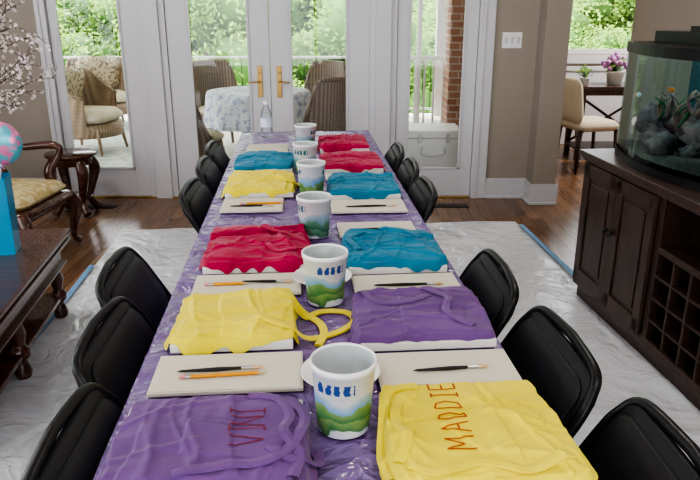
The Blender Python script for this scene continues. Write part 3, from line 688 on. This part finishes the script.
b.tube(smooth([(-hd+.03,-hw+.04,.34),(-hd-.02,-hw+.03,.70),(-hd-.07,-hw+.08,.95),(-hd-.09,0,1.04),(-hd-.07,hw-.08,.95),(-hd-.02,hw-.03,.70),(-hd+.03,hw-.04,.34)],8),.022,'mahog',n=12)
b.slab(rrect(.46,.46,.12),.05,'damask',mx=Matrix.Translation((-hd-.02,0,.73))@Matrix.Rotation(math.radians(-8),4,'Y')@Matrix.Rotation(PI/2,4,'Y'),soft=.4,puff=.01)
b.obj('antique_armchair',loc=(ox,oy,0),rz=math.radians(-4))
b=B(); b.lathe([(0,.435),(.165,.435),(.18,.445),(.182,.455),(.175,.465),(0,.465)],'mahog',n=40); b.lathe([(.15,.435),(.15,.385),(.14,.38),(0,.38)],'mahog',n=32)
for k in range(4):
    a=PI/4+k*PI/2; c_,s_=math.cos(a),math.sin(a)
    b.tube(smooth([(c_*.13,s_*.13,.42),(c_*.17,s_*.17,.33),(c_*.135,s_*.135,.20),(c_*.11,s_*.11,.10),(c_*.17,s_*.17,.02)],6),[.034,.042,.028,.022,.030],'mahog',n=10)
b.lathe([(0,.12),(.12,.12),(.13,.13),(.12,.14),(0,.14)],'mahog',n=28)
b.obj('side_table',loc=(-2.06,4.95,0))
# blossom branches in a floor vase
b=B(); vx,vy=-2.66,4.62
b.lathe([(0,0),(.10,0),(.12,.02),(.155,.22),(.15,.36),(.09,.52),(.065,.60),(.085,.66),(.078,.66),(.055,.60),(.08,.5),(0,.45)],'vase',c=(vx,vy,0),n=36)
rr=random.Random(12)
def flower(c,r):
    d=Vector((rr.uniform(-1,1),rr.uniform(-1,1),rr.uniform(-.6,1))).normalized(); x=d.orthogonal().normalized(); y=d.cross(x)
    vs=[c];fs=[]
    for k in range(5):
        a=2*PI*k/5
        for da,rad,h in ((-.5,.75,.25),(0,1,.4),(.5,.75,.25)):
            vs.append(c+(x*math.cos(a+da)+y*math.sin(a+da))*r*rad+d*r*h)
        fs.append((0,3*k+1,3*k+2,3*k+3))
    b.add(vs,fs,'petal',True)
tips=[(-2.10,4.6,1.50),(-1.98,4.5,1.30),(-2.15,4.65,1.12),(-2.0,4.7,1.02),(-2.2,4.4,1.4),(-2.12,4.5,.95),(-2.3,4.7,1.7),(-2.5,4.5,1.9),(-2.8,4.6,1.8),(-2.30,4.5,1.25),(-1.98,4.55,1.62),(-2.3,4.35,.92),(-2.9,4.5,1.5),(-2.1,4.72,1.78),(-2.05,4.45,1.18),(-2.22,4.55,1.05),(-2.15,4.6,1.35),(-2.28,4.45,1.5),(-2.2,4.5,.85)]
for tx,ty,tz in tips:
    p0=Vector((vx+rr.uniform(-.03,.03),vy+rr.uniform(-.03,.03),.5)); p3=Vector((tx,ty,tz)); mid=p0.lerp(p3,.45)+Vector((-.08,0,.22 if tz>1.2 else .08))
    path=smooth([p0,mid,p3.lerp(mid,.35)+Vector((rr.uniform(-.05,.05),rr.uniform(-.05,.05),.04)),p3],8)
    b.tube(path,[.008,.005,.003,.002],'bark',n=6)
    for k in range(5,len(path)):
        if rr.random()<.75:
            tw=path[k]+Vector((rr.uniform(-.10,.12),rr.uniform(-.08,.08),rr.uniform(-.08,.12))); b.tube([path[k],path[k].lerp(tw,.5)+Vector((0,0,.01)),tw],[.003,.0015],'bark',n=5)
            for q in range(5): flower(path[k].lerp(tw,rr.uniform(.3,1.05))+Vector((rr.uniform(-.012,.012),rr.uniform(-.012,.012),rr.uniform(-.012,.012))),rr.uniform(.009,.015))
        flower(path[k]+Vector((rr.uniform(-.015,.015),rr.uniform(-.015,.015),rr.uniform(-.01,.015))),rr.uniform(.009,.015))
b.obj('cherry_blossom_arrangement')
# ------------------------------------------------------------ far room furniture
b=B(); x0,x1,y0,y1,z=2.28,3.20,6.85,7.30,.74
b.box((x0,y0,z-.035),(x1,y1,z),'dwood'); b.box((x0+.04,y0+.04,z-.09),(x1-.04,y1-.04,z-.035),'dwood'); b.box((x0+.03,y0+.03,.10),(x1-.03,y1-.03,.125),'dwood')
for x in (x0+.05,x1-.05):
    for y in (y0+.05,y1-.05): b.box((x-.025,y-.025,0),(x+.025,y+.025,z-.035),'dwood')
    b.tube([(x,y0+.06,.13),(x,y1-.06,.65)],.014,'dwood'); b.tube([(x,y1-.06,.13),(x,y0+.06,.65)],.014,'dwood')
b.tube([(x0+.06,y1-.04,.13),(x1-.06,y1-.04,.65)],.014,'dwood'); b.tube([(x1-.06,y1-.04,.13),(x0+.06,y1-.04,.65)],.014,'dwood')
b.obj('console_table',bevel=.003)
def pot(name,x,y,z,r,h,petal,n,leafr):
    b=B(); b.lathe([(0,0),(r*.75,0),(r,h),(r*1.08,h),(r*1.08,h*.88),(r*.98,h*.88)],'white',n=28); b.lathe([(r*.95,h*.92),(0,h*.92)],'bark',n=20)
    rr=random.Random(3)
    for k in range(n):
        a=rr.uniform(0,2*PI); q=rr.uniform(.1,1); p=Vector((math.cos(a)*q*leafr,math.sin(a)*q*leafr,h+rr.uniform(.02,leafr*1.2)*(1.2-q*.6)))
        b.tube([(0,0,h*.9),tuple(p*.6+Vector((0,0,h*.3))),tuple(p)],.002,'algae',n=4)
        for w_ in range(3):
            d=Vector((rr.uniform(-1,1),rr.uniform(-1,1),rr.uniform(-.3,1))).normalized()*leafr*.3; s_=d.orthogonal().normalized()*leafr*.1
            b.add([p,p+d*.5+s_,p+d,p+d*.5-s_],[(0,1,2,3)],'leaf',True)
        if petal and k%2==0: b.ball(tuple(p+Vector((0,0,.01))),leafr*.2,petal,n=8,k=6,disp=.5)
    b.obj(name,loc=(x,y,z))
pot('potted_herb',2.36,7.0,.74,.05,.08,None,30,.09)
pot('potted_hydrangea',2.68,7.05,.74,.09,.14,'petal2',60,.13)
b=B()
b.slab(rrect(.44,.46,.06),.09,'upholst',mx=Matrix.Translation((0,0,.43)),soft=.4,puff=.01)
b.slab(rrect(.42,.44,.08),.06,'upholst',mx=Matrix.Translation((-.22,0,.66))@Matrix.Rotation(math.radians(-8),4,'Y')@Matrix.Rotation(PI/2,4,'Y'),soft=.4)
for sx in (-1,1):
    for sy in (-1,1): b.tube([(sx*.18,sy*.19,.40),(sx*.20,sy*.20,0.0)],[.02,.014],'dwood')
b.obj('upholstered_chair',loc=(2.28,6.52,0),rz=.2)
# ------------------------------------------------------------ porch
b=B(); b.box((-6,YW+.15,-.15),(1.46,10.4,-.02),'porch'); b.obj('porch_floor')
b=B(); b.box((-3.9,6.6,-.02),(-1.9,9.6,-.012),'rug'); b.obj('porch_rug')
b=B(); b.box((-6,YW+.15,2.75),(1.46,10.6,2.85),'ceil'); b.obj('porch_ceiling')
b=B(); y=10.2
for x in (-6,-4.35,.2,1.3): b.box((x-.06,y-.06,-.02),(x+.06,y+.06,2.75),'trim')
b.box((-6,y-.03,.80),(1.4,y+.03,.83),'trim'); b.box((-6,y-.02,.06),(1.4,y+.02,.09),'trim')
x=-5.95
while x<1.4: b.tube([(x,y,.08),(x,y,.81)],.006,'blackmetal',n=6); x+=.115
b.box((-5.96,YW+.2,.86),(-5.9,y,.91),'trim'); yy=YW+.3
while yy<y: b.box((-5.94,yy-.014,.0),(-5.91,yy+.014,.87),'trim'); yy+=.115
b.obj('porch_railing')
b=B(); b.box((1.09,7.7,-.02),(1.38,8.1,2.75),'brick'); b.obj('brick_column')
b=B(); b.box((1.40,YW+.15,-.02),(1.46,10.3,2.75),'brick'); b.obj('wall_exterior_brick')
b=B()
for k in range(8): b.box((.45+k*.115,8.6,-.02),(.475+k*.115,8.625,.9),'white')
b.box((.40,8.58,.88),(1.39,8.65,.93),'white'); b.box((.40,8.57,-.02),(.47,8.66,2.75),'white'); b.box((.82,8.57,-.02),(.87,8.66,2.75),'white'); b.obj('porch_gate')
b=B(); cx0,cx1,cy0,cy1=.50,.98,6.0,6.42
b.add([(cx0+.025,cy0+.02,-.02),(cx1-.025,cy0+.02,-.02),(cx1-.025,cy1-.02,-.02),(cx0+.025,cy1-.02,-.02),(cx0,cy0,.38),(cx1,cy0,.38),(cx1,cy1,.38),(cx0,cy1,.38)],[(0,3,2,1),(4,5,6,7),(0,1,5,4),(1,2,6,5),(2,3,7,6),(3,0,4,7)],'white')
b.box((cx0-.012,cy0-.012,.385),(cx1+.012,cy1+.012,.45),'white')
for x in (cx0+.10,cx1-.13): b.box((x,cy0-.022,.34),(x+.035,cy0-.008,.42),'trim')
b.tube(smooth([(cx0+.14,cy0-.002,.30),(cx0+.15,cy0-.03,.24),(cx1-.15,cy0-.03,.24),(cx1-.14,cy0-.002,.30)],5),.010,'trim',n=8)
b.obj('drink_cooler',bevel=.012)
def wicker(dining=True):
    b=B(); n=26
    R=.27 if dining else .36; zs=.42 if dining else .36; zt=.93 if dining else .86; w='wick' if dining else 'wick2'
    vs=[];fs=[]; rows=10; span=math.radians(235 if not dining else 165)
    for k in range(n+1):
        a=-PI/2-span/2+span*k/n; f=abs(2*k/n-1)
        top=zt-(zt-(zs+.24 if not dining else zs+.02))*sstep((f-.45)/.55)
        for j in range(rows+1):
            g=j/rows; rr_=R*(1+.16*g*(1-f*.5)); vs.append((rr_*math.cos(a),rr_*math.sin(a),(zs-.16)+(top-zs+.16)*g))
    for k in range(n):
        for j in range(rows): a=k*(rows+1)+j; fs.append((a,a+rows+1,a+rows+2,a+1))
    b.add(vs,fs,w,True); b.add([(x*.93,y*.93,z) for x,y,z in vs],[f[::-1] for f in fs],w,True)
    b.tube([vs[k*(rows+1)+rows] for k in range(n+1)],.018,w,n=8)
    b.lathe([(0,zs-.04),(R*1.0,zs-.04),(R*1.02,zs-.1),(R*.98,zs-.18),(0,zs-.18)],w,n=28)
    for sx in (-1,1):
        for sy in (-1,1): b.tube([(sx*R*.68,sy*R*.68,zs-.1),(sx*R*.78,sy*R*.78,0)],[.022,.016],w,n=8)
    b.slab(rrect(R*1.75,R*1.75,R*.5),.08 if dining else .13,'cush',mx=Matrix.Translation((0,.01,zs+(.0 if dining else .03))),soft=.4,puff=.02)
    if not dining:
        b.slab(rrect(.56,.46,.1),.12,'cushpat',mx=Matrix.Translation((0,-.20,.68))@Matrix.Rotation(math.radians(75),4,'X'),soft=.45,puff=.03)
    return b
wd=wicker(True).obj('wicker_dining_chair',loc=(-1.40,5.98,-.02),rz=math.radians(-35))
inst(wd,'wicker_dining_chair.001',(-1.46,7.7,-.02),math.radians(-150))
inst(wd,'wicker_dining_chair.002',(-.30,6.05,-.02),math.radians(50))
inst(wd,'wicker_dining_chair.003',(-.35,7.6,-.02),math.radians(150))
wl=wicker(False).obj('wicker_armchair',loc=(-2.86,7.45,-.010),rz=math.radians(-100))
inst(wl,'wicker_armchair.001',(-3.25,9.1,-.010),math.radians(-150))
b=B(); n=64; r=.50
vs=[(0,0,.735)];fs=[]
prof=[(.3,.735),(.45,.735),(r,.728)]+[(r+.01+.006*k,.728-.045*k) for k in range(1,8)]
for j,(q,z) in enumerate(prof):
    for i in range(n):
        a=2*PI*i/n; wv=1+(.035*math.sin(a*11)*max(0,j-2)/7); vs.append((q*wv*math.cos(a),q*wv*math.sin(a),z))
for i in range(n): fs.append((0,1+i,1+(i+1)%n))
for j in range(len(prof)-1):
    for i in range(n): fs.append((1+j*n+i,1+(j+1)*n+i,1+(j+1)*n+(i+1)%n,1+j*n+(i+1)%n))
b.add(vs,fs,'tcloth',True); b.lathe([(.25,0),(.25,.03),(.05,.06),(.045,.68),(.4,.69),(.4,.70),(0,.70)],'wick',n=28)
b.obj('patio_table',loc=(-.90,6.80,-.02))
# ------------------------------------------------------------ outdoors
b=B(); vs=[];fs=[];n=60
for j in range(n+1):
    for i in range(n+1):
        x=-60+120*i/n;y=10.8+70*j/n; vs.append((x,y,-2.9+.5*noise.noise(Vector((x*.07,y*.07,0)))+max(0,(y-30))*.05))
for j in range(n):
    for i in range(n): a=j*(n+1)+i; fs.append((a,a+1,a+n+2,a+n+1))
b.add(vs,fs,'lawn',True); b.obj('lawn')
def tree(seed):
    rr=random.Random(seed); b=B()
    b.tube(smooth([(0,0,0),(.1,0,1.5),(0,.1,3.5)],4),[.16,.12,.06],'bark',n=8)
    for k in range(26):
        a=rr.uniform(0,2*PI); q=rr.uniform(0,1)**.6*1.7; z=rr.uniform(.6,5.2); q*=math.sin(PI*min(.95,max(.15,z/5.8)))**.6
        c=Vector((q*math.cos(a),q*math.sin(a),z)); R=rr.uniform(.55,.95)
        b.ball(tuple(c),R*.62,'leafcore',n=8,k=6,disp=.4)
        for _ in range(260):
            d=Vector((rr.gauss(0,1),rr.gauss(0,1),rr.gauss(0,1))).normalized(); p=c+d*R*rr.uniform(.6,1.1)
            t_=Vector((rr.gauss(0,1),rr.gauss(0,1),rr.gauss(0,1))).normalized(); u_=t_.orthogonal().normalized(); s_=rr.uniform(.05,.09)
            b.add([p-t_*s_,p+u_*s_*.5,p+t_*s_,p-u_*s_*.5],[(0,1,2,3)],'leaf')
    return b
def tree_obj(seed,name,loc,rz):
    b=tree(seed); me=bpy.data.meshes.new(name); me.from_pydata([tuple(v) for v in b.V],[],b.F)
    for m_ in b.mats: me.materials.append(m_)
    for p_,k,sm in zip(me.polygons,b.MI,b.S): p_.material_index=k; p_.use_smooth=sm
    o=bpy.data.objects.new(name,me); sc.collection.objects.link(o); o.location=loc; o.rotation_euler=(0,0,rz); return o
t1=tree_obj(1,'tree',(-3.5,17,-3),0); t2=tree_obj(2,'tree.001',(.8,18,-3),1); rr=random.Random(44); c=2
for row,(y,dx) in enumerate(((16,2.9),(20,2.9),(25,3.0),(31,3.6))):
    x=-y*.85
    while x<y*.85:
        q=bpy.data.objects.new('tree.%03d'%c,(t1,t2)[c%2].data); c+=1; sc.collection.objects.link(q)
        s_=rr.uniform(.75,1.05)*(1+.22*row); q.location=(x+rr.uniform(-.9,.9),y+rr.uniform(-1.4,1.4),-3.0-.2+(row>1)*.3); q.rotation_euler=(0,0,rr.uniform(0,6)); q.scale=(s_,s_,s_*(.72 if row==0 else .85)); x+=dx
# ------------------------------------------------------------ lights
w=bpy.data.worlds.new('sky'); sc.world=w; w.use_nodes=True; nt=w.node_tree
bg=nt.nodes['Background']; sk=nt.nodes.new('ShaderNodeTexSky'); sk.sky_type='HOSEK_WILKIE'; sk.turbidity=6; sk.sun_direction=Vector((-.5,.25,.8)).normalized()
mxn=nt.nodes.new('ShaderNodeMix'); mxn.data_type='RGBA'; mxn.inputs[0].default_value=.8; mxn.inputs[7].default_value=(.92,.96,1,1)
nt.links.new(sk.outputs[0],mxn.inputs[6]); nt.links.new(mxn.outputs[2],bg.inputs[0]); bg.inputs[1].default_value=5.0
sd=bpy.data.lights.new('sun','SUN'); sd.energy=11; sd.angle=.01; sd.color=(1,.95,.86)
so=bpy.data.objects.new('sun',sd); sc.collection.objects.link(so); so.location=(-10,0,20); so.rotation_euler=Vector((.62,-.30,-.9)).to_track_quat('-Z','Y').to_euler()
k=0
for x,y in ((-2.2,.2),(1.0,.2),(-2.2,3.2),(1.0,3.2),(3.2,6.7)):  # unseen ceiling fixtures, added to raise the indoor light level
    b=B(); b.lathe([(.22,0),(.24,-.03),(.25,-.03),(.25,0)],'trim',n=32); b.lathe([(0,-.012),(.22,-.012)],'fill_glow',n=32)
    o=b.obj('added_fill_light' if k==0 else 'added_fill_light.%03d'%k,loc=(x,y,H)); k+=1
    ld=bpy.data.lights.new('fill_area','AREA'); ld.shape='DISK'; ld.size=.42; ld.energy=13 if k<5 else 60; ld.color=(1,.95,.88)
    lo=bpy.data.objects.new('fill_area',ld); sc.collection.objects.link(lo); lo.parent=o; lo.location=(0,0,-.035)
# ------------------------------------------------------------ camera
cd=bpy.data.cameras.new('camera'); cd.sensor_width=36; cd.lens=680/700*36; cd.clip_end=300
co=bpy.data.objects.new('camera',cd); sc.collection.objects.link(co); co.location=(0,0,1.45); co.rotation_euler=(math.radians(90-18.6),0,0)
sc.camera=co
